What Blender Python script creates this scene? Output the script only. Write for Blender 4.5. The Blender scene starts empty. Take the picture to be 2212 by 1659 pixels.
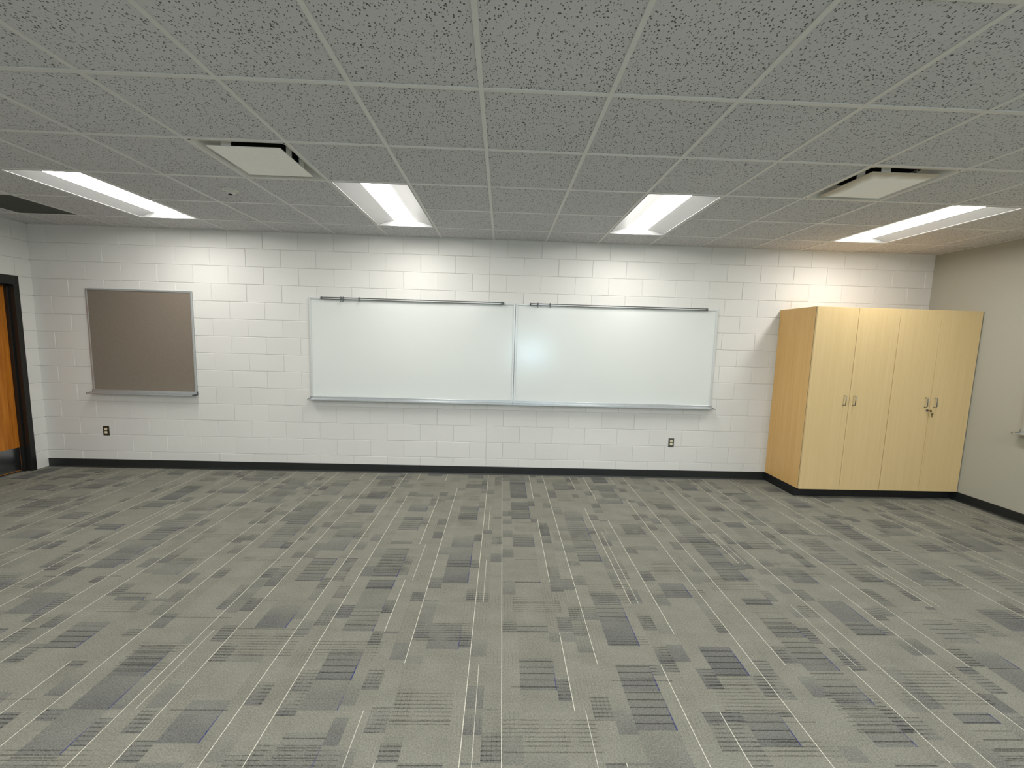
import bpy, bmesh, math, random
from mathutils import Vector, Matrix
random.seed(7)
sc = bpy.context.scene
COL = sc.collection
PI = math.pi

# ---------------------------------------------------------------- dimensions
H = 2.8345            # ceiling height
XL, XR = -0.01, 10.65 # side walls
YB = -9.3             # wall behind the camera
T = 0.6096            # ceiling module
GX, GY = 5.3128, 0.4546
U = 0.2032            # block course

def srgb(r, g, b):
    f = lambda c: (c/255/12.92) if c/255 <= .04045 else ((c/255+.055)/1.055)**2.4
    return (f(r), f(g), f(b), 1)

# ---------------------------------------------------------------- materials
class NT:
    def __init__(s, name):
        s.mat = bpy.data.materials.new(name); s.mat.use_nodes = True
        s.t = s.mat.node_tree; s.t.nodes.clear()
        s.out = s.t.nodes.new('ShaderNodeOutputMaterial')
        s.b = s.t.nodes.new('ShaderNodeBsdfPrincipled')
        s.t.links.new(s.b.outputs[0], s.out.inputs[0])
    def put(s, sock, v):
        if hasattr(v, 'is_output') or isinstance(v, bpy.types.NodeSocket): s.t.links.new(v, sock)
        else: sock.default_value = v
    def m(s, op, a, b=None, c=None, clamp=False):
        n = s.t.nodes.new('ShaderNodeMath'); n.operation = op; n.use_clamp = clamp
        s.put(n.inputs[0], a)
        if b is not None: s.put(n.inputs[1], b)
        if c is not None: s.put(n.inputs[2], c)
        return n.outputs[0]
    def add(s, a, b): return s.m('ADD', a, b)
    def sub(s, a, b): return s.m('SUBTRACT', a, b)
    def mul(s, a, b): return s.m('MULTIPLY', a, b)
    def div(s, a, b): return s.m('DIVIDE', a, b)
    def gt(s, a, b): return s.m('GREATER_THAN', a, b)
    def lt(s, a, b): return s.m('LESS_THAN', a, b)
    def floor(s, a): return s.m('FLOOR', a)
    def frac(s, a): return s.m('FRACT', a)
    def near(s, a, c, w): return s.lt(s.m('ABSOLUTE', s.sub(a, c)), w)
    def rng(s, v, a, b, c=0., d=1.):
        n = s.t.nodes.new('ShaderNodeMapRange'); s.put(n.inputs[0], v)
        for i, q in enumerate((a, b, c, d)): s.put(n.inputs[i+1], q)
        return n.outputs[0]
    def pos(s):
        n = s.t.nodes.new('ShaderNodeTexCoord'); return n.outputs['Object']
    def geo(s):
        n = s.t.nodes.new('ShaderNodeNewGeometry'); return n.outputs['Position']
    def sep(s, v):
        n = s.t.nodes.new('ShaderNodeSeparateXYZ'); s.put(n.inputs[0], v); return n.outputs
    def comb(s, x, y, z):
        n = s.t.nodes.new('ShaderNodeCombineXYZ')
        for i, q in enumerate((x, y, z)): s.put(n.inputs[i], q)
        return n.outputs[0]
    def scale(s, v, k):
        n = s.t.nodes.new('ShaderNodeVectorMath'); n.operation = 'MULTIPLY'
        s.put(n.inputs[0], v); n.inputs[1].default_value = k; return n.outputs[0]
    def noise(s, v, sc_, det=2., rough=.5, dist=0.):
        n = s.t.nodes.new('ShaderNodeTexNoise'); s.put(n.inputs['Vector'], v)
        n.inputs['Scale'].default_value = sc_; n.inputs['Detail'].default_value = det
        n.inputs['Roughness'].default_value = rough; n.inputs['Distortion'].default_value = dist
        return n.outputs[0]
    def voro(s, v, sc_, feat='F1', rand=1.):
        n = s.t.nodes.new('ShaderNodeTexVoronoi'); n.feature = feat; s.put(n.inputs['Vector'], v)
        n.inputs['Scale'].default_value = sc_; n.inputs['Randomness'].default_value = rand
        return n.outputs['Distance'], n.outputs.get('Color')
    def white(s, x, y, z):
        n = s.t.nodes.new('ShaderNodeTexWhiteNoise'); n.noise_dimensions = '3D'
        s.put(n.inputs['Vector'], s.comb(x, y, z)); return n.outputs['Value']
    def mix(s, f, a, b):
        n = s.t.nodes.new('ShaderNodeMix'); n.data_type = 'RGBA'
        s.put(n.inputs[0], f); s.put(n.inputs[6], a); s.put(n.inputs[7], b); return n.outputs[2]
    def fmix(s, f, a, b):
        n = s.t.nodes.new('ShaderNodeMix'); n.data_type = 'FLOAT'
        s.put(n.inputs[0], f); s.put(n.inputs[2], a); s.put(n.inputs[3], b); return n.outputs[0]
    def vmul(s, c, k):
        n = s.t.nodes.new('ShaderNodeMix'); n.data_type = 'RGBA'; n.blend_type = 'MULTIPLY'
        n.inputs[0].default_value = 1; s.put(n.inputs[6], c)
        g = s.t.nodes.new('ShaderNodeCombineColor')
        for i in range(3): s.put(g.inputs[i], k)
        s.t.links.new(g.outputs[0], n.inputs[7]); return n.outputs[2]
    def bump(s, h, strength=.3, dist=.002):
        n = s.t.nodes.new('ShaderNodeBump'); s.put(n.inputs['Height'], h)
        n.inputs['Strength'].default_value = strength; n.inputs['Distance'].default_value = dist
        s.t.links.new(n.outputs[0], s.b.inputs['Normal'])
    def base(s, c, rough=.6, metal=0., spec=None):
        s.put(s.b.inputs['Base Color'], c); s.put(s.b.inputs['Roughness'], rough)
        s.b.inputs['Metallic'].default_value = metal
        if spec is not None: s.b.inputs['Specular IOR Level'].default_value = spec
        return s.mat

def simple(name, c, rough=.6, metal=0., var=.04, ns=30., spec=None):
    n = NT(name)
    v = n.noise(n.pos(), ns, 3.)
    k = n.rng(v, .3, .7, 1-var, 1+var)
    return n.base(n.vmul(c, k), rough, metal, spec)

def m_block(name, c):
    n = NT(name); p = n.geo()
    a = n.noise(p, 260., 3., .6); b = n.noise(p, 1.3, 2.)
    q = n.sep(p)
    # each block a hair different in tone
    row = n.floor(n.div(q[2], U))
    cx = n.floor(n.add(n.div(n.add(q[0], q[1]), 2*U), n.mul(n.m('MODULO', row, 2.), .5)))
    w = n.white(cx, row, 3.)
    k = n.add(n.rng(b, .3, .7, .975, 1.02), n.rng(w, 0., 1., -.022, .02))
    k = n.add(k, n.rng(a, .35, .65, -.02, .02))
    n.bump(a, .22, .0015)
    return n.base(n.vmul(c, k), .55, 0., .3)

def m_tile():
    n = NT('mineral_fibre_tile'); p = n.geo()
    wob = n.noise(p, 55., 2.)
    q = n.sep(p)
    px = n.add(q[0], n.mul(wob, .010)); py = n.add(q[1], n.mul(n.noise(p, 61., 2.), .010))
    v = n.comb(px, n.mul(py, .75), q[2])
    d, c = n.voro(v, 92.)
    sz = n.white(n.floor(n.mul(q[0], 60.)), n.floor(n.mul(q[1], 60.)), 1.)
    th = n.rng(n.noise(p, 60., 1.), .3, .7, .16, .38)
    pit = n.rng(n.sub(d, th), -.06, .03, 1., 0.)
    d2, _ = n.voro(n.comb(n.mul(px, .7), py, q[2]), 150.)
    pin = n.rng(d2, .10, .22, 1., 0.)
    fine = n.noise(p, 230., 3., .6)
    big = n.noise(p, .9, 1.)
    k = n.sub(n.rng(big, .3, .7, .97, 1.03), n.mul(pit, .78))
    k = n.sub(k, n.mul(pin, .22)); k = n.add(k, n.rng(fine, .35, .65, -.07, .07))
    n.bump(n.sub(n.mul(fine, .3), n.mul(pit, 1.)), .35, .003)
    return n.base(n.vmul(srgb(198, 199, 200), k), .95, 0., .1)

def m_carpet():
    n = NT('carpet_tile_weave'); q = n.sep(n.geo()); P = n.geo()
    wob = n.mul(n.sub(n.noise(P, 90., 1.), .5), .0022)
    cx = n.add(n.div(n.sub(n.add(q[0], wob), 5.394), .503), 100.)
    col = n.floor(cx); u = n.mul(n.frac(cx), .503)
    par = n.m('MODULO', col, 2.)
    yy = n.add(n.div(n.sub(n.mul(n.add(q[1], wob), -1.), n.add(.256, n.mul(par, .229))), .5), 100.)
    row = n.floor(yy); v = n.mul(n.frac(yy), .5)
    def h(k, a=col, b=row): return n.white(a, b, float(k))
    band = n.add(n.add(n.gt(u, .090), n.gt(u, .177)), n.add(n.gt(u, .355), n.gt(u, .420)))
    wide = n.near(u, .266, .089)
    narrow = n.sub(1., wide)
    key = n.add(n.mul(col, 7.), band)
    # rectangles of darker yarn, each fading away from its near edge
    def layer(L, seed, thr):
        jit = n.white(key, row, seed)
        sg = n.add(n.div(v, L), jit); si = n.floor(sg); s = n.frac(sg)
        k2 = n.add(key, n.mul(si, 131.))
        r1 = n.white(k2, row, seed+1.); r2 = n.white(k2, row, seed+2.); r3 = n.white(k2, row, seed+3.)
        d = n.rng(r1, thr, 1., 0., 1.)
        d = n.mul(n.gt(r1, thr), n.add(.35, n.mul(d, .65)))
        fade = n.fmix(n.rng(r3, 0., 1., .25, 1.), 1., s)
        return n.mul(d, fade), r2, r3, s
    dW, aW, bW, sW = layer(.20, 11., .46)
    dN, aN, bN, sN = layer(.125, 31., .72)
    dark = n.add(n.mul(dW, wide), n.mul(n.mul(dN, narrow), .85))
    # cross ribs
    rib = n.rng(n.m('SINE', n.mul(v, 2*PI/.0195)), .3, .85, 0., 1.)
    rib4 = n.rng(n.m('SINE', n.mul(v, 2*PI/.040)), .86, .97, 0., 1.)
    warp = n.rng(n.m('SINE', n.mul(u, 2*PI/.0195)), .75, .98, 0., 1.)
    patchy = n.rng(n.noise(n.comb(n.mul(q[0], 11.), n.mul(q[1], 6.), 0.), 1., 2.), .34, .56, .1, 1.)
    # tile-wide zones of ribs
    t1 = h(51.); t2 = h(52.); t3 = h(53.)
    z0 = n.mul(t1, .3); zone = n.mul(n.gt(v, z0), n.lt(v, n.add(z0, n.rng(t2, 0., 1., .07, .24))))
    uz = n.mul(n.gt(u, n.rng(t3, 0., 1., .02, .2)), n.lt(u, n.rng(h(54.), 0., 1., .352, .503)))
    zone = n.mul(n.mul(zone, uz), n.gt(h(55.), .25))
    ribs = n.mul(n.mul(rib, patchy), n.add(n.mul(zone, .85), n.mul(n.mul(n.gt(aN, .45), narrow), n.mul(n.gt(dN, .05), .9))))
    ribs = n.add(ribs, n.mul(n.mul(rib4, wide), n.mul(n.gt(aW, .45), n.gt(dW, .02))))
    # plain lone cross threads
    ribs = n.add(ribs, n.mul(n.mul(n.near(v, n.add(.03, n.mul(t2, .4)), .0028), uz), n.mul(n.gt(t3, .35), .8)))
    grid = n.mul(n.mul(warp, n.mul(narrow, n.gt(bN, .5))), n.mul(patchy, n.mul(n.gt(aN, .3), .6)))
    lowf = n.noise(n.comb(n.mul(q[0], 5.), n.mul(q[1], 9.), 0.), 1., 2.)
    pile = n.noise(P, 330., 3., .7); pile2 = n.noise(P, 140., 2., .6)
    side = n.mul(n.sub(n.white(key, row, 77.), .5), .09)
    k = n.sub(1.02, n.mul(dark, .27))
    k = n.sub(k, n.mul(n.m('MINIMUM', ribs, 1.), .46)); k = n.sub(k, n.mul(grid, .32))
    k = n.add(k, side); k = n.add(k, n.rng(lowf, .3, .7, -.07, .07))
    k = n.add(k, n.rng(pile, .3, .7, -.34, .34)); k = n.add(k, n.rng(pile2, .3, .7, -.2, .2))
    seam = n.m('MAXIMUM', n.lt(u, .0012), n.lt(v, .0012))
    k = n.sub(k, n.mul(seam, .12))
    k = n.m('MAXIMUM', k, .12)
    warm = n.mix(n.rng(dark, 0., .9, 0., 1.), srgb(124, 124, 114), srgb(112, 113, 110))
    c = n.vmul(warm, k)
    # blue selvage thread beside the darkest rectangles
    blue = n.mul(n.near(u, n.add(.3515, n.mul(n.sub(pile2, .5), .004)), .0026), n.rng(n.mul(dW, n.add(.3, sW)), .12, .62, 0., 1.))
    blue = n.mul(blue, n.rng(n.noise(P, 60., 2.), .35, .6, .4, 1.))
    c = n.mix(n.mul(blue, .9), c, srgb(45, 52, 116))
    # pale pinstripes
    l1 = n.mul(n.near(u, .0855, .0017), n.gt(h(61.), .10)); l2 = n.mul(n.near(u, .4200, .0017), n.gt(h(62.), .22))
    l3 = n.mul(n.mul(n.near(u, .4700, .0015), n.gt(h(63.), .90)), .8)
    ln = n.m('MAXIMUM', n.m('MAXIMUM', l1, l2), l3)
    ln = n.mul(ln, n.rng(n.noise(P, 160., 1.), .3, .5, .6, 1.))
    c = n.mix(ln, c, srgb(206, 203, 188))
    n.bump(n.add(pile, n.mul(ribs, -.5)), .5, .004)
    return n.base(c, .97, 0., .05)

def m_wood(name, c1, c2, knots, axis=2, stretch=(38, 38, 1.2), rough=.42, contrast=1.):
    n = NT(name); p = n.geo()
    v = n.scale(p, stretch)
    a = n.noise(v, 1., 4., .6, .25); b = n.noise(n.scale(p, (stretch[0]*6, stretch[1]*6, stretch[2]*5)), 1., 2.)
    f = n.rng(n.add(n.mul(a, .75), n.mul(b, .25)), .5-.22/contrast, .5+.22/contrast, 0., 1.)
    c = n.mix(f, c1, c2)
    if knots:
        d, _ = n.voro(n.scale(p, (1., 1., .45)), 2.1)
        c = n.mix(n.rng(d, .012, .05, .45, 0.), c, srgb(132, 100, 62))
    n.bump(b, .08, .001)
    return n.base(c, rough, 0., .35)

def m_emit(name, c, s):
    n = NT(name)
    n.base(c, .4); n.b.inputs['Emission Color'].default_value = c
    # slightly brighter towards the middle of the lens
    w = n.noise(n.pos(), 3., 1.)
    n.put(n.b.inputs['Emission Strength'], n.rng(w, 0., 1., s*.97, s*1.03))
    return n.mat

M = {}
M['block'] = m_block('painted_block', srgb(212, 212, 208))
M['rwall'] = simple('painted_drywall', srgb(165, 164, 152), .7, var=.02, ns=120., spec=.2)
M['bwall'] = simple('painted_wall_behind', srgb(205, 205, 202), .7, var=.02, ns=60.)
M['tile'] = m_tile()
M['tee'] = simple('grid_enamel', srgb(210, 210, 207), .5, var=.02)
M['carpet'] = m_carpet()
M['rubber'] = simple('black_vinyl_base', srgb(26, 30, 30), .45, var=.1)
M['kick'] = simple('black_toe_kick', srgb(18, 20, 22), .5, var=.1)
M['alu'] = simple('satin_aluminium', srgb(190, 195, 197), .35, .75, .03)
M['alu_light'] = simple('pale_aluminium', srgb(205, 209, 208), .4, .35, .02)
M['alu_dark'] = simple('dark_plastic_cap', srgb(88, 92, 94), .5, .2, .03)
M['chrome'] = simple('bright_rail_metal', srgb(104, 104, 101), .5, .6, .03)
M['board'] = simple('whiteboard_enamel', srgb(211, 216, 213), .2, 0., .008, 2., spec=.55)
def m_fabric():
    n = NT('tackboard_fabric'); p = n.geo()
    a = n.noise(p, 420., 2., .6); b = n.noise(p, 60., 3.)
    k = n.add(n.rng(a, .3, .7, .86, 1.14), n.rng(b, .3, .7, -.05, .05))
    n.bump(a, .3, .001)
    return n.base(n.vmul(srgb(124, 115, 104), k), .9, 0., .15)
M['fabric'] = m_fabric()
M['maple'] = m_wood('maple_laminate', srgb(218, 194, 146), srgb(208, 182, 131), True, contrast=.9)
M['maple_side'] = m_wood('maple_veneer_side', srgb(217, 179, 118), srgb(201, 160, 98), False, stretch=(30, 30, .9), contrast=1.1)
M['gap'] = simple('dark_gap', srgb(70, 46, 22), .8)
M['oak'] = m_wood('oak_door_veneer', srgb(196, 124, 42), srgb(146, 82, 18), False, stretch=(24, 24, 1.0), rough=.4, contrast=1.5)
M['frame'] = simple('black_frame_enamel', srgb(24, 25, 24), .35, 0., .08)
M['steel'] = simple('brushed_stainless', srgb(150, 153, 156), .22, 1., .03)
M['white_paint'] = simple('white_enamel', srgb(156, 158, 157), .5, 0., .01)
M['lens'] = m_emit('lamp_lens', (1., .99, .955, 1), 78.)
M['lens_dim'] = m_emit('lamp_lens_dim', (1., .96, .91, 1), 34.)
M['lens_mid'] = m_emit('lamp_lens_mid', (1., .99, .965, 1), 29.)
M['lens_rear'] = m_emit('lamp_lens_rear', (.985, .995, 1., 1), 128.)
M['vent'] = simple('vent_enamel', srgb(240, 239, 233), .45, 0., .02)
M['vent_dark'] = simple('duct_dark', srgb(26, 25, 25), .8)
def m_tan_edge():
    n = NT('tan_edge_panel'); q = n.sep(n.pos()); p = n.pos()
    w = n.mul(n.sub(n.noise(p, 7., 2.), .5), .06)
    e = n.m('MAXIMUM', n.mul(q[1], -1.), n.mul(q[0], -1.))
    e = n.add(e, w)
    f = n.rng(e, .135, .20, 0., 1.)  # cream turning tan towards the near and left edges, wavered by noise
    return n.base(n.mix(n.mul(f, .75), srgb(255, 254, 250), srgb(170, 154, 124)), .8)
M['tan_edge'] = m_tan_edge()
M['grille'] = simple('dark_return_grille', srgb(82, 84, 80), .7, 0., .12, 200.)
M['bronze'] = simple('dark_brown_plate', srgb(52, 42, 28), .4, 0., .05)
M['ivory'] = simple('ivory_plastic', srgb(222, 216, 186), .45, 0., .02)
M['vent_pan'] = simple('vent_pan_enamel', srgb(200, 199, 193), .45, 0., .02)
M['white_plastic'] = simple('white_plastic', srgb(204, 204, 198), .45)
M['slot'] = simple('slot_black', srgb(18, 18, 18), .7)
M['brass'] = simple('key_metal', srgb(120, 104, 70), .3, .9)

# ---------------------------------------------------------------- helpers
def link(name, bm, mats, parent=None, smooth=False, loc=None):
    me = bpy.data.meshes.new(name)
    bmesh.ops.recalc_face_normals(bm, faces=bm.faces)
    bm.to_mesh(me); bm.free()
    if not isinstance(mats, (list, tuple)): mats = [mats]
    for m in mats: me.materials.append(m)
    if smooth:
        for p in me.polygons: p.use_smooth = True
    o = bpy.data.objects.new(name, me); COL.objects.link(o)
    if loc: o.location = loc
    if parent: o.parent = parent
    return o

def empty(name, loc, rz=0):
    o = bpy.data.objects.new(name, None); COL.objects.link(o)
    o.location = loc; o.rotation_euler = (0, 0, rz); o.empty_display_size = .1
    return o

def tag(o, label=None, cat=None, group=None, kind=None):
    if label: o['label'] = label
    if cat: o['category'] = cat
    if group: o['group'] = group
    if kind: o['kind'] = kind
    return o

def box(bm, x0, x1, y0, y1, z0, z1, bev=0., mi=0):
    x0, x1 = min(x0, x1), max(x0, x1); y0, y1 = min(y0, y1), max(y0, y1); z0, z1 = min(z0, z1), max(z0, z1)
    r = bmesh.ops.create_cube(bm, size=1.)
    vs = r['verts']
    bmesh.ops.scale(bm, vec=(x1-x0, y1-y0, z1-z0), verts=vs)
    bmesh.ops.translate(bm, vec=((x0+x1)/2, (y0+y1)/2, (z0+z1)/2), verts=vs)
    fs = set(f for v in vs for f in v.link_faces)
    for f in fs: f.material_index = mi
    if bev > 0:
        es = list(set(e for v in vs for e in v.link_edges))
        bmesh.ops.bevel(bm, geom=es, offset=bev, segments=2, affect='EDGES', profile=.5)

def tube(bm, pts, r, n=10, caps=True):
    pts = [Vector(p) for p in pts]; rings = []
    for i, p in enumerate(pts):
        d = (pts[min(i+1, len(pts)-1)]-pts[max(i-1, 0)]).normalized()
        a = Vector((0, 0, 1)) if abs(d.z) < .9 else Vector((1, 0, 0))
        s = d.cross(a).normalized(); t = d.cross(s).normalized()
        rings.append([bm.verts.new(p+(s*math.cos(2*PI*k/n)+t*math.sin(2*PI*k/n))*r) for k in range(n)])
    for A, B in zip(rings, rings[1:]):
        for k in range(n): bm.faces.new((A[k], A[(k+1) % n], B[(k+1) % n], B[k]))
    if caps: bm.faces.new(rings[0][::-1]); bm.faces.new(rings[-1])

def prism(bm, prof, x0, x1, axis='x', mi=0):
    """extrude a closed (y,z) profile along x"""
    A = [bm.verts.new((x0, y, z)) for y, z in prof]; B = [bm.verts.new((x1, y, z)) for y, z in prof]
    n = len(prof); fs = []
    for k in range(n): fs.append(bm.faces.new((A[k], A[(k+1) % n], B[(k+1) % n], B[k])))
    fs.append(bm.faces.new(A[::-1])); fs.append(bm.faces.new(B))
    for f in fs: f.material_index = mi

def lathe(bm, prof, n=32, c=(0, 0, 0)):
    rings = []
    for r, z in prof:
        if r < 1e-6: rings.append([bm.verts.new((c[0], c[1], c[2]+z))])
        else: rings.append([bm.verts.new((c[0]+r*math.cos(2*PI*k/n), c[1]+r*math.sin(2*PI*k/n), c[2]+z)) for k in range(n)])
    for A, B in zip(rings, rings[1:]):
        for k in range(n):
            a = [A[k % len(A)], A[(k+1) % len(A)], B[(k+1) % len(B)], B[k % len(B)]]
            u = []
            for q in a:
                if q not in u: u.append(q)
            if len(u) > 2: bm.faces.new(u)

def quad(bm, *p):
    f = bm.faces.new([bm.verts.new(q) for q in p]); return f

# ---------------------------------------------------------------- setting
def block_wall(name, length, org, ang, holes=(), skip_head=()):
    """coursed block wall with real recessed joints; local x along wall, local -y into room.
       holes: (x0,x1,z0,z1) rectangles left open"""
    bm = bmesh.new(); g = .0056; dpt = .0055
    quad(bm, (0, dpt, 0), (length, dpt, 0), (length, dpt, H+.02), (0, dpt, H+.02)) if not holes else [quad(bm, (a, dpt, c), (b, dpt, c), (b, dpt, d), (a, dpt, d)) for a, b, c, d in ((0, holes[0][0], 0, H+.02), (holes[0][1], length+.006, 0, H+.02), (holes[0][0], holes[0][1], holes[0][3], H+.02))]
    rnd = random.Random(5)
    for r in range(15):
        z0, z1 = r*U, min((r+1)*U, H+.02)
        if z0 >= H: break
        # head joints: even course -> even half-blocks, odd -> odd
        k = -2 if r % 2 == 0 else -1
        xs = []
        while k*U < length+.5:
            xs.append(k*U); k += 2
        if name == 'wall_back': xs = sorted(set(xs+[26*U]))
        for a, b in zip(xs, xs[1:]):
            a2, b2 = max(a, 0), min(b, length)
            if b2-a2 < .012: continue
            pieces = [(a2, b2, z0, z1)]
            for hx0, hx1, hz0, hz1 in holes:
                np_ = []
                for (p, q, s, t) in pieces:
                    if q <= hx0 or p >= hx1 or t <= hz0 or s >= hz1: np_.append((p, q, s, t)); continue
                    if p < hx0: np_.append((p, hx0, s, t))
                    if q > hx1: np_.append((hx1, q, s, t))
                    if t > hz1: np_.append((max(p, hx0), min(q, hx1), hz1, t))
                    if s < hz0: np_.append((max(p, hx0), min(q, hx1), s, hz0))
                pieces = np_
            off = rnd.choice((0, 0, 0, .0006, .0011, -.0006))
            gh = g*rnd.choice((1, 1, .8, .45)); gb = g*rnd.choice((1, 1, .85, .6))
            for (p, q, s, t) in pieces:
                if q-p < .02 or t-s < .012: 
                    quad(bm, (p, 0, s), (q, 0, s), (q, 0, t), (p, 0, t)); continue
                y = -off
                O = [bm.verts.new(c) for c in ((p, dpt, s), (q, dpt, s), (q, dpt, t), (p, dpt, t))]
                gp = 0 if p < 1e-6 else gh; gq = 0 if q > length-1e-6 else gh
                I = [bm.verts.new(c) for c in ((p+gp, y, s+gb), (q-gq, y, s+gb), (q-gq, y, t-gb), (p+gp, y, t-gb))]
                bm.faces.new(I)
                for i in range(4): bm.faces.new((O[i], O[(i+1) % 4], I[(i+1) % 4], I[i]))
    o = link(name, bm, M['block'])
    o.location = org; o.rotation_euler = (0, 0, ang)
    return tag(o, kind='structure')

block_wall('wall_back', XR-XL, (XL+.01-.01, 0, 0), 0)
# left wall, running from the far corner towards the camera: local x -> world -y
DY0, DY1, DZ = .135, .135+1.118, 2.235       # door frame outer
lw = block_wall('wall_left', -YB, (XL, YB, 0), PI/2, holes=[(-YB-DY1, -YB-DY0, -1, DZ)])

bm = bmesh.new(); quad(bm, (XR, 0, 0), (XR, YB, 0), (XR, YB, H+.02), (XR, 0, H+.02))
tag(link('wall_right', bm, M['rwall']), kind='structure')
bm = bmesh.new()
W0, W1, WZ0, WZ1 = 5.95, 6.95, .98, 1.55
for a, b, c, d in ((XL, W0, 0, H+.02), (W1, XR, 0, H+.02), (W0, W1, 0, WZ0), (W0, W1, WZ1, H+.02)):
    quad(bm, (a, YB, c), (b, YB, c), (b, YB, d), (a, YB, d))
tag(link('wall_front', bm, M['bwall']), kind='structure')
bm = bmesh.new(); quad(bm, (XL-.3, 0.02, 0), (XR, 0.02, 0), (XR, YB, 0), (XL-.3, YB, 0))
tag(link('floor', bm, M['carpet']), kind='structure')

# window in the wall behind the camera
wn = empty('window_1', ((W0+W1)/2, YB, WZ0)); tag(wn, kind='structure')
bm = bmesh.new(); w = (W1-W0)/2; hh = WZ1-WZ0
for a in ((-w, -w+.05, 0, hh), (w-.05, w, 0, hh), (-w, w, 0, .05), (-w, w, hh-.05, hh), (-.02, .02, 0, hh)):
    box(bm, a[0], a[1], -.06, .01, a[2], a[3], .004)
link('window_frame', bm, M['alu'], wn)
bm = bmesh.new(); quad(bm, (-w, -.03, 0), (w, -.03, 0), (w, -.03, hh), (-w, -.03, hh))
link('window_pane', bm, m_emit('daylight_pane', (.55, .83, 1., 1), 34.), wn)

# baseboards
def base_prof(t=.008, h=.1016):
    return [(0, 0), (-t-.008, 0), (-t-.004, .006), (-t, .014), (-t, h-.004), (-t+.002, h), (0, h)]
bm = bmesh.new(); prism(bm, base_prof(), XL+.002, 8.806)
tag(link('baseboard_back', bm, M['rubber']), kind='structure')
bm = bmesh.new(); prism(bm, base_prof(), 0, -.524-YB-.02)
o = link('baseboard_right', bm, M['rubber']); o.location = (XR, -.524, 0); o.rotation_euler = (0, 0, -PI/2); tag(o, kind='structure')
bm = bmesh.new(); prism(bm, base_prof(), 0, -YB-DY1-.02)
o = link('baseboard_left', bm, M['rubber']); o.location = (XL, YB+.01, 0); o.rotation_euler = (0, 0, PI/2); tag(o, kind='structure')
bm = bmesh.new(); prism(bm, base_prof(), 0, XR-XL-.04)
o = link('baseboard_front', bm, M['rubber']); o.location = (XR-.02, YB, 0); o.rotation_euler = (0, 0, PI); tag(o, kind='structure')

# ---- ceiling
def gx(i): return GX+i*T
def gy(j): return -GY-j*T
lights = [(i, 0) for i in (-6, -2, 2, 6)] + [(i, 5) for i in (-6, -2, 2, 6)] + [(i, 10) for i in (-6, -2, 2, 6)]
used = set()
for i, j in lights: used |= {(i, j), (i, j+1)}
vents = [(-3, 2), (4, 2)]; grilles = [(-8, 0)]
used |= set(vents) | set(grilles)
bm = bmesh.new()
xs = [XL]+[gx(i) for i in range(-8, 9) if XL < gx(i) < XR]+[XR]
ys = [0.]+[gy(j) for j in range(0, 16) if gy(j) > YB]+[YB]
for a in range(len(xs)-1):
    for b in range(len(ys)-1):
        i = a-1-8+ (0 if gx(-8) > XL else 0); j = b-1
        if (i, j) in used: continue
        quad(bm, (xs[a], ys[b], H+.005), (xs[a+1], ys[b], H+.005), (xs[a+1], ys[b+1], H+.005), (xs[a], ys[b+1], H+.005))
ceil = tag(link('ceiling', bm, M['tile']), kind='structure')
bm = bmesh.new(); tw = .0119
def segs(lo, hi, blocks):
    out = [(lo, hi)]
    for a, b in blocks:
        n = []
        for p, q in out:
            if b <= p or a >= q: n.append((p, q)); continue
            if p < a: n.append((p, a))
            if q > b: n.append((b, q))
        out = n
    return out
for i in range(-8, 9):
    if XL < gx(i) < XR: box(bm, gx(i)-tw, gx(i)+tw, YB, 0, H, H+.03, .0008)
for j in range(0, 16):
    if gy(j) <= YB: continue
    bl = [(gx(i)+tw, gx(i)+T-tw) for (i, jj) in lights if jj+1 == j]
    for p, q in segs(XL, XR, bl): box(bm, p, q, gy(j)-tw, gy(j)+tw, H+.0004, H+.03, .0008)
# wall angle
box(bm, XL, XR, -.019, 0, H+.001, H+.004); box(bm, XL, XL+.019, YB, 0, H+.001, H+.004); box(bm, XR-.019, XR, YB, 0, H+.001, H+.004)
link('ceiling_grid', bm, M['tee'], ceil)

# ---- light fixtures
def troffer():
    r = empty('ceiling_light', (0, 0, H))
    hw, hl = T/2-tw-.001, T-tw-.001
    lw_, top = .109, .055
    # housing: side reflectors curved from the frame up to the lens, plus end plates
    bm = bmesh.new(); prof = []
    N = 10
    for s in (-1, 1):
        row = []
        for k in range(N+1):
            f = k/N; x = s*(hw-.006-(hw-.006-lw_)*f); z = .003+.044*math.sin(f*PI/2)
            row.append((x, z))
        for (xa, za), (xb, zb) in zip(row, row[1:]):
            quad(bm, (xa, -hl+.006, za), (xb, -hl+.006, zb), (xb, hl-.006, zb), (xa, hl-.006, za))
    link('reflector', bm, M['white_paint'], r, True)
    bm = bmesh.new()
    for s in (-1, 1):
        box(bm, s*hw, s*(hw-.007), -hl, hl, 0, .006); box(bm, -hw, hw, s*hl, s*(hl-.007), 0, .006)
        box(bm, -hw, hw, s*hl, s*(hl-.003), .006, .09)
        box(bm, s*hw, s*(hw-.002), -hl, hl, .006, .09)
    box(bm, -hw, hw, -hl, hl, .088, .092)
    link('housing', bm, M['white_paint'], r)
    bm = bmesh.new(); a = []
    for k in range(13):
        t = -1+2*k/12; a.append((t*lw_, .014+.031*t*t))
    for (xa, za), (xb, zb) in zip(a, a[1:]):
        quad(bm, (xa, -hl+.008, za), (xb, -hl+.008, zb), (xb, hl-.008, zb), (xa, hl-.008, za))
    link('lens', bm, M['lens'], r, True)
    return r
def copy_tree(o, parent=None):
    c = o.copy(); COL.objects.link(c); c.parent = parent
    for ch in list(o.children): copy_tree(ch, c)
    return c
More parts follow.
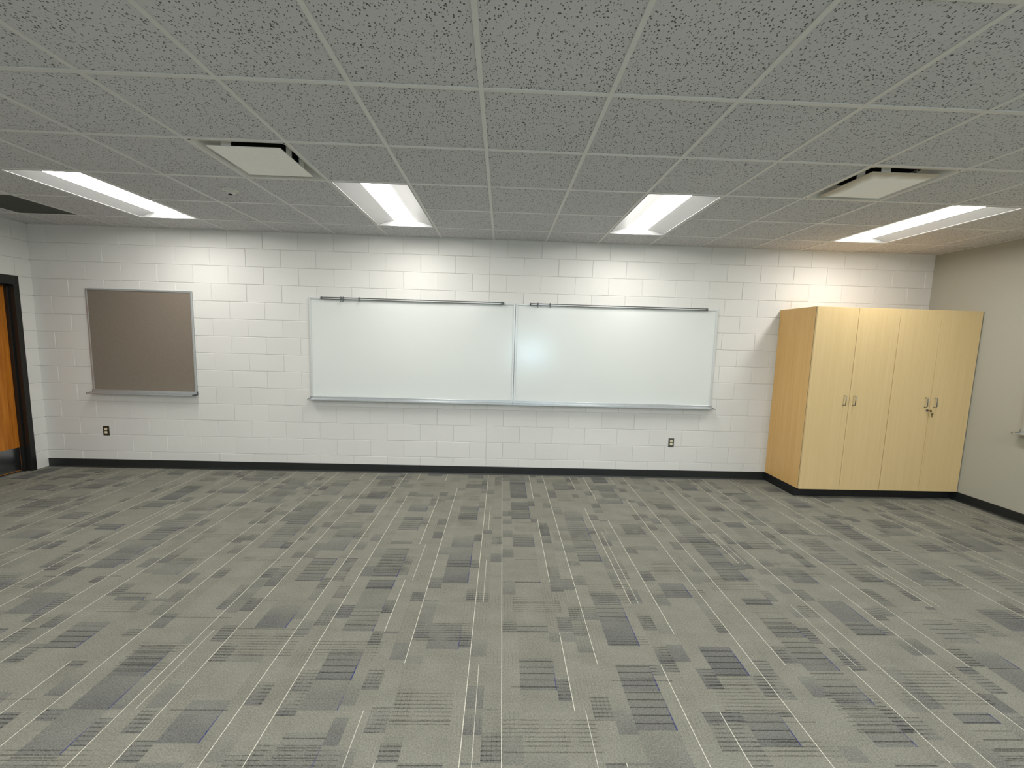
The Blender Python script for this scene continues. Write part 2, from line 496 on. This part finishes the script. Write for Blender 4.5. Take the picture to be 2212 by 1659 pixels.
names_l = {(-6, 0): 'lit recessed ceiling light nearest the wooden door, leftmost of the far row',
           (-2, 0): 'lit recessed ceiling light above the left whiteboard',
           (2, 0): 'lit recessed ceiling light above the right whiteboard',
           (6, 0): 'lit recessed ceiling light above the maple cabinets, rightmost of far row',
           (2, 5): 'lit ceiling light cut off by the top right edge of photo'}
tr = troffer()
first = True
for (i, j) in lights:
    o = tr if first else copy_tree(tr)
    first = False
    o.location = (gx(i)+T/2, gy(j)-T, H)
    if i == -6 or j > 0:
        for ch in o.children:
            if ch.name.startswith('lens'):
                ch.data = ch.data.copy(); ch.data.materials[0] = M['lens_dim'] if i == -6 else (M['lens_mid'] if j == 5 else M['lens_rear'])
    if (i, j) in names_l: tag(o, names_l[(i, j)], 'light', 'recessed ceiling lights')
    else: tag(o, 'recessed ceiling light in the rows behind the camera', 'light', 'ceiling lights behind the camera')

# ---- supply vents
def ring_pts(half, n, z, rnd):
    """rounded square ring; rnd 0 = square, 1 = circle"""
    out = []
    for k in range(n):
        a = 2*PI*(k+.5)/n; c, s = math.cos(a), math.sin(a)
        sq = half/max(abs(c), abs(s)); r = sq*(1-rnd)+half*rnd
        out.append((r*c, r*s, z))
    return out
def vent(i, j, label, mat):
    r = empty('ceiling_vent', (gx(i)+T/2, gy(j)-T/2, H)); tag(r, label, 'vent', 'square ceiling air vents')
    hw = T/2-tw-.001
    bm = bmesh.new(); n = 96
    spec = [(hw, 0, 0), (hw-.008, 0, .0), (hw-.012, .004, .0), (hw-.017, .012, .04), (hw-.021, .028, .10), (hw-.025, .045, .25), (hw-.03, .062, .5), (.248, .075, .85), (.24, .08, 1.)]
    R = [[bm.verts.new(p) for p in ring_pts(a, n, z, q)] for a, z, q in spec]
    for A, B in zip(R, R[1:]):
        for k in range(n): bm.faces.new((A[k], A[(k+1) % n], B[(k+1) % n], B[k]))
    link('back_pan', bm, M['vent_pan'], r, True)
    bm = bmesh.new(); A = [bm.verts.new(p) for p in ring_pts(.24, 48, .08, 1)]; B = [bm.verts.new(p) for p in ring_pts(.2, 48, .30, 1)]
    for k in range(48): bm.faces.new((A[k], A[(k+1) % 48], B[(k+1) % 48], B[k]))
    bm.faces.new(B)
    link('duct_neck', bm, M['vent_dark'], r, True)
    bm = bmesh.new(); box(bm, -.228, .228, -.222, .222, -.006, .002, .002)
    if mat == 'tan_edge':
        bmesh.ops.subdivide_edges(bm, edges=bm.edges[:], cuts=6, use_grid_fill=True)
        for v in bm.verts:
            e = max(abs(v.co.x)/.232, abs(v.co.y)/.226)
            if v.co.z < -.002: v.co.z -= .006*(1-min(1, e)**3)
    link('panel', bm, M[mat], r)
    for (x, y, w_, d_) in ((-.12, -.20, .03, .004), (.12, .20, .03, .004), (.2, .11, .004, .03), (-.2, -.10, .004, .03), (.2, -.06, .004, .03)):
        bm = bmesh.new(); box(bm, x-w_, x+w_, y-d_, y+d_, .002, .080, .001)
        link('bracket', bm, M['vent'], r)
    return r
vent(-3, 2, 'square ceiling vent left of the whiteboards, clean flat grey panel', 'vent')
vent(4, 2, 'square ceiling vent toward the cabinets, cream panel with tan along two edges', 'tan_edge')

# ---- dark return grille in far left corner
i, j = grilles[0]
rg = empty('return_grille', (gx(i)+T/2, gy(j)-T/2, H)); tag(rg, 'dark grey square air grille in the far left ceiling corner', 'vent')
hw = T/2-tw-.001
bm = bmesh.new()
for s in (-1, 1):
    box(bm, s*hw, s*(hw-.02), -hw, hw, .0, .02, .001); box(bm, -hw+.02, hw-.02, s*hw, s*(hw-.02), .0, .02, .001)
link('frame', bm, M['grille'], rg)
bm = bmesh.new()
for k in range(-22, 23):
    box(bm, k*.0125-.0022, k*.0125+.0022, -hw+.02, hw-.02, .002, .014)
    box(bm, -hw+.02, hw-.02, k*.0125-.0022, k*.0125+.0022, .0025, .0135)
link('grille', bm, M['grille'], rg)
bm = bmesh.new(); quad(bm, (-hw, -hw, .02), (hw, -hw, .02), (hw, hw, .02), (-hw, hw, .02))
link('backing', bm, M['grille'], rg)

# ---- ceiling sensor
sd = empty('ceiling_sensor', (3.18, -1.39, H+.004)); tag(sd, 'small round white ceiling sensor with a dark tip', 'sensor')
bm = bmesh.new(); lathe(bm, [(0, 0), (.060, 0), (.060, -.006), (.054, -.010), (.0, -.010)], 40)
link('base', bm, M['white_plastic'], sd, False)
bm = bmesh.new(); lathe(bm, [(.042, -.010), (.040, -.020), (.030, -.032), (.018, -.036), (0, -.036)], 40)
link('dome', bm, M['white_plastic'], sd, True)
bm = bmesh.new(); lathe(bm, [(0, -.0362), (.015, -.0362), (.014, -.042), (0, -.043)], 24)
link('sensor_eye', bm, M['slot'], sd, True)

# ---------------------------------------------------------------- door in the left wall
dr = empty('door_1', (XL, -DY0, 0)); tag(dr, kind='structure')
# local: x into room, y: 0 at the near-corner jamb, negative towards camera
W = DY1-DY0
bm = bmesh.new(); fw = .051; fd = .125; stop = .016
for y0, y1 in ((0, -fw), (-W, -W+fw)):
    box(bm, -fd, .004, y0, y1, 0, DZ, .002)
box(bm, -fd, .004, -fw, -W+fw, DZ-.1, DZ, .002)
box(bm, -.095, -.055, -fw, -fw-stop, 0, DZ-.1, .001); box(bm, -.095, -.055, -W+fw, -W+fw+stop, 0, DZ-.1, .001)
box(bm, -.095, -.055, -fw, -W+fw, DZ-.1-stop, DZ-.1, .001)
link('door_frame', bm, M['frame'], dr)
bm = bmesh.new(); box(bm, -.142, -.097, -fw-.003, -W+fw+.003, .012, DZ-.104, .002)
link('door_leaf', bm, M['oak'], dr)
bm = bmesh.new(); box(bm, -.097, -.0955, -fw-.018, -W+fw+.03, .02, .285, .0004)
link('kick_plate', bm, M['steel'], dr)
bm = bmesh.new(); lathe(bm, [(0, 0), (.032, 0), (.032, .008), (.012, .012), (.012, .05), (0, .05)], 24)
bmesh.ops.rotate(bm, cent=(0, 0, 0), matrix=Matrix.Rotation(PI/2, 3, 'Y'), verts=bm.verts)
bmesh.ops.translate(bm, vec=(-.097, -W+fw+.08, 1.0), verts=bm.verts)
tube(bm, [(-.052, -W+fw+.08, 1.0), (-.052, -W+fw+.19, 1.0)], .009)
link('handle', bm, M['steel'], dr)
bm = bmesh.new(); box(bm, -.3, -.005, .0, -W, -.004, .0005)
link('threshold', bm, M['carpet'], dr)

# ---------------------------------------------------------------- boards
def tray_prof(dep=.092):
    # tray: upright rail at the board, shelf, rolled front lip   (y,z) with y negative into the room
    return [(0, .038), (-.012, .038), (-.014, .034), (-.014, .012), (-.020, .007), (-dep+.008, .005), (-dep+.003, .009), (-dep, .007), (-dep, -.002), (-dep+.006, -.005), (-.012, -.006), (0, -.004)]
def board(name, x0, x1, z0, z1, panel_mat, label, cat, group=None, rail=None, trim=.020, caps=(True, True), loc=(0, 0, 0), rz=0, ext=(.022, .022), tdep=.092):
    r = empty(name, loc, rz)
    r.location = Vector(loc)
    tag(r, label, cat, group)
    bm = bmesh.new(); box(bm, x0+.006, x1-.006, -.012, -.0055, z0+.01, z1-.006)
    link('panel', bm, panel_mat, r)
    bm = bmesh.new()
    def fr(a, b, c, d):
        box(bm, a, b, -.019, -.0052, c, d, .0025)
    fr(x0, x0+trim, z0+.02, z1); fr(x1-trim, x1, z0+.02, z1); fr(x0+trim, x1-trim, z1-trim, z1)
    link('frame', bm, M['alu_light'] if group else M['alu'], r)
    e0, e1 = ext
    bm = bmesh.new(); prism(bm, [(y-.0052, z+z0) for y, z in tray_prof(tdep)], x0-(0 if e0 else 0), x1)
    tr_ = link('tray', bm, M['alu'], r)
    for x, s, c, e in ((x0, -1, caps[0], e0), (x1, 1, caps[1], e1)):
        if not c: continue
        bm = bmesh.new()
        box(bm, x, x+s*.004, -.0056-tdep, -.0054, z0-.006, z0+.012, .001); box(bm, x, x+s*.004, -.022, -.0054, z0+.01, z0+.039, .001)
        # thin pointed lip running out past the board
        a = [bm.verts.new(p) for p in ((x, -.0056-tdep, z0-.004), (x+s*e, -.0056-tdep*.75, z0-.004), (x+s*e, -.03, z0-.004), (x, -.012, z0-.004))]
        b = [bm.verts.new(p) for p in ((x, -.0056-tdep, z0+.003), (x+s*e, -.0056-tdep*.75, z0+.001), (x+s*e, -.03, z0+.001), (x, -.012, z0+.003))]
        bm.faces.new(a); bm.faces.new(b[::-1])
        for k in range(4): bm.faces.new((a[k], a[(k+1) % 4], b[(k+1) % 4], b[k]))
        link('end_cap', bm, M['alu_dark'], tr_)
    if rail:
        ra, rb, rz_ = rail
        bm = bmesh.new()
        tube(bm, [(ra, -.034, rz_+.009), (rb, -.034, rz_+.009)], .0050, 12)
        tube(bm, [(ra, -.034, rz_-.010), (rb, -.034, rz_-.010)], .0040, 12)
        box(bm, ra, rb, -.033, -.0192, rz_-.0065, rz_+.0045, mi=1)
        rl = link('display_rail', bm, [M['chrome'], M['alu_light']], r)
        for x, s in ((ra, -1), (rb, 1)):
            bm = bmesh.new(); lathe(bm, [(0, 0), (.016, 0), (.017, .004), (.016, .012), (0, .014)], 20)
            bmesh.ops.rotate(bm, cent=(0, 0, 0), matrix=Matrix.Rotation(s*PI/2, 3, 'Y'), verts=bm.verts)
            bmesh.ops.translate(bm, vec=(x, -.034, rz_), verts=bm.verts)
            link('end_cap', bm, M['alu_dark'], rl)
    return r
ZT = 2.112; ZB = .902
board('whiteboard', 3.152, 5.588, ZB, ZT, M['board'], 'blank whiteboard nearer the brown tackboard, left half of the pair', 'whiteboard', 'pair of wall whiteboards', rail=(3.315, 5.440, 2.104), caps=(True, False), ext=(.022, 0), trim=.022)
board('whiteboard', 5.592, 8.040, ZB, ZT, M['board'], 'blank whiteboard nearer the cabinets with pale blue glare, right half of pair', 'whiteboard', 'pair of wall whiteboards', rail=(5.770, 7.884, 2.104), caps=(False, True), ext=(0, .03), trim=.022)
board('tackboard', .594, 1.806, .918, 2.137, M['fabric'], 'square brown fabric tackboard with aluminium frame and tray beside the door', 'bulletin board', trim=.020, ext=(.02, .004))
board('whiteboard', 0, 2.44, ZB-.01, 2.11, M['board'], 'board on the grey right wall, only its tray end showing', 'whiteboard', loc=(XR, -1.068, 0), rz=-PI/2, ext=(.03, .03), trim=.022)

# map hooks on the rails
def hook():
    r = empty('map_hook', (0, 0, 0))
    bm = bmesh.new(); tube(bm, [(0, -.0385, .020), (0, -.044, .010), (0, -.045, -.010), (0, -.040, -.022), (0, -.033, -.022)], .0035, 8)
    box(bm, -.007, .007, -.047, -.0395, -.014, .018, .002)
    link('clip', bm, M['alu_dark'], r)
    bm = bmesh.new(); tube(bm, [(0, -.043, -.012), (0, -.044, -.03), (0, -.054, -.040), (0, -.064, -.036), (0, -.066, -.026)], .0026, 8)
    link('hook_wire', bm, M['alu_dark'], r)
    return r
hk = hook()
spots = [(3.540, 'leftmost small dark map hook on the left whiteboard rail'),
         (3.566, 'dark map hook touching the leftmost hook on left whiteboard rail'),
         (3.752, 'lone dark map hook right of the touching hook pair, left whiteboard rail'),
         (5.425, 'dark map hook at the right end of the left whiteboard rail'),
         (5.852, 'first dark map hook on the right whiteboard rail'),
         (5.998, 'second dark map hook on the right whiteboard rail')]
for k, (x, lb) in enumerate(spots):
    o = hk if k == 0 else copy_tree(hk)
    o.location = (x, 0, 2.104); tag(o, lb, 'hook', 'map hooks on the whiteboard rails')

# ---------------------------------------------------------------- outlets
def outlet(x, z, plate, label, rec):
    r = empty('wall_outlet', (x, 0, z)); tag(r, label, 'outlet')
    bm = bmesh.new(); box(bm, -.035, .035, -.006, .0035, -.057, .057, .002)
    link('cover_plate', bm, plate, r)
    for s in (-1, 1):
        bm = bmesh.new(); pts = []
        for k in range(24):
            a = 2*PI*k/24; pts.append((max(-.0165, min(.0165, .0175*math.cos(a)*1.05)), max(-.0135, min(.0135, .0175*math.sin(a)))+s*.0195))
        A = [bm.verts.new((p[0], -.0062, p[1])) for p in pts]; B = [bm.verts.new((p[0], -.0085, p[1])) for p in pts]
        for k in range(24): bm.faces.new((A[k], A[(k+1) % 24], B[(k+1) % 24], B[k]))
        bm.faces.new(B)
        q = link('receptacle', bm, rec, r)
        bm = bmesh.new()
        box(bm, -.0075, -.0055, -.0090, -.0086, s*.0195-.001, s*.0195+.007); box(bm, .0055, .0075, -.0090, -.0086, s*.0195-.0005, s*.0195+.0065)
        box(bm, -.002, .002, -.0090, -.0086, s*.0195-.009, s*.0195-.005)
        link('slots', bm, M['slot'], q)
    bm = bmesh.new(); lathe(bm, [(0, 0), (.0035, 0), (.003, .0015), (0, .002)], 12)
    bmesh.ops.rotate(bm, cent=(0, 0, 0), matrix=Matrix.Rotation(PI/2, 3, 'X'), verts=bm.verts)
    bmesh.ops.translate(bm, vec=(0, -.006, 0), verts=bm.verts)
    link('screw', bm, M['steel'], r)
outlet(.696, .454, M['bronze'], 'dark brown duplex wall outlet under the tackboard', M['ivory'])
outlet(7.582, .457, M['steel'], 'metal duplex wall outlet with ivory sockets under the right whiteboard', M['ivory'])

# ---------------------------------------------------------------- cabinets
CT = 2.128; CB = .1016; CD = .573
def cabinet(x0, x1, label, locked):
    r = empty('storage_cabinet', (x0, 0, 0)); tag(r, label, 'cabinet', 'maple double-door storage cabinets')
    w = x1-x0; t = .019
    bm = bmesh.new()
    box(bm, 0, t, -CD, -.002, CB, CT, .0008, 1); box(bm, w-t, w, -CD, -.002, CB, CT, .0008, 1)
    box(bm, t, w-t, -CD, -.002, CT-t, CT, 0, 1); box(bm, t, w-t, -CD, -.002, CB, CB+t, 0, 1)
    box(bm, t, w-t, -.010, -.002, CB+t, CT-t, 0, 1)
    yy0, yy1 = -CD-.0022, -CD-.0002
    box(bm, .001, .022, yy0, yy1, CB+.002, CT-.002, 0, 2); box(bm, w-.022, w-.0003, yy0, yy1, CB+.002, CT-.002, 0, 2); box(bm, w/2-.02, w/2+.02, yy0, yy1, CB+.002, CT-.002, 0, 2)
    link('body', bm, [M['maple'], M['maple_side'], M['gap']], r)
    for zz in (.62, 1.08, 1.54):
        bm = bmesh.new(); box(bm, t+.001, w-t-.001, -CD+.03, -.011, zz, zz+.019)
        link('shelf', bm, M['maple'], r)
    bm = bmesh.new(); box(bm, .0, w if x0 < 9 else w+.0085, -.522, -.002, 0, CB-.0005, .001)
    box(bm, -.001 if x0 < 9 else 0, w, -.526, -.5222, 0, .012, .001)
    link('toe_kick', bm, M['kick'], r)
    g = .0036
    for k, (a, b) in enumerate(((g*.6, w/2-g/2), (w/2+g/2, w-g*.6))):
        bm = bmesh.new(); box(bm, a, b, -CD-.0225, -CD-.0025, CB+.002, CT-.002, .0012)
        d = link('door', bm, M['maple'], r)
        hx = (w/2-.062) if k == 0 else (w/2+.045)
        hz0, hz1 = 1.066, 1.170; y0 = -CD-.0222
        bm = bmesh.new()
        pts = [(hx, y0, hz0), (hx, y0-.020, hz0), (hx, y0-.029, hz0+.004), (hx, y0-.033, hz0+.013), (hx, y0-.033, hz1-.013), (hx, y0-.029, hz1-.004), (hx, y0-.020, hz1), (hx, y0, hz1)]
        tube(bm, pts, .0045, 10)
        tag(link('handle', bm, M['steel'], d, True), 'satin metal wire pull')
        if locked and k == 0:
            bm = bmesh.new(); lathe(bm, [(0, 0), (.013, 0), (.013, .005), (.010, .009), (0, .009)], 20)
            bmesh.ops.rotate(bm, cent=(0, 0, 0), matrix=Matrix.Rotation(PI/2, 3, 'X'), verts=bm.verts)
            bmesh.ops.translate(bm, vec=(w/2-.024, y0, 1.028), verts=bm.verts)
            link('lock', bm, M['alu_dark'], d, False)
    return r
XM = 9.7265
cabinet(8.808, XM-.0006, 'maple double-door cabinet with exposed side beside the whiteboard, no keys', False)
cabinet(XM+.0006, 10.640, 'maple double-door cabinet against the right wall with keys in its lock', True)
# filler strip closing the cabinet to the wall
bm = bmesh.new(); box(bm, 10.6405, 10.6490, -CD+.05, -.003, CB, CT-.01)
tag(link('trim_1', bm, M['kick']), kind='structure')

kx = XM+.0006+(10.640-XM-.0006)/2-.024
kr = empty('key_ring', (kx, -CD-.033, 1.028)); tag(kr, 'small keys hanging from the cabinet lock', 'keys')
bm = bmesh.new(); box(bm, -.0012, .0012, -.022, .0035, -.004, .004, .0004)
lathe_pts = [(0, -.024, 0)]
for k in range(1): pass
box(bm, -.0012, .0012, -.040, -.020, -.012, .012, .001)
link('key', bm, M['brass'], kr)
bm = bmesh.new(); tube(bm, [(.010*math.sin(a)+.004, -.036, -.014+.012*math.cos(a)) for a in [2*PI*k/16 for k in range(17)]], .0012, 6, False)
link('ring', bm, M['steel'], kr)
for s in (.000, .010):
    bm = bmesh.new(); box(bm, s+.002, s+.016, -.0375-s*.1, -.0355-s*.1, -.046, -.024, .001); box(bm, s+.006, s+.012, -.0375-s*.1, -.0355-s*.1, -.070, -.045, .0004)
    link('key', bm, M['brass'], kr)

# ---------------------------------------------------------------- camera / world / render
cam = bpy.data.cameras.new('camera'); co = bpy.data.objects.new('camera', cam); COL.objects.link(co)
co.location = (5.4405, -4.9355, 1.6782); co.rotation_euler = (1.46272, -0.02779, -0.02364)
cam.sensor_width = 36; cam.lens = 879.4*36/2212; cam.clip_start = .05; cam.clip_end = 60
sc.camera = co
wd = bpy.data.worlds.new('world'); sc.world = wd; wd.use_nodes = True
wd.node_tree.nodes['Background'].inputs[0].default_value = (.8, .9, 1, 1)
wd.node_tree.nodes['Background'].inputs[1].default_value = .02
sc.view_settings.view_transform = 'Standard'; sc.view_settings.look = 'None'
sc.view_settings.exposure = 0.09; sc.view_settings.gamma = 1.0
sc.cycles.use_denoising = True
sc.cycles.max_bounces = 8; sc.cycles.diffuse_bounces = 6
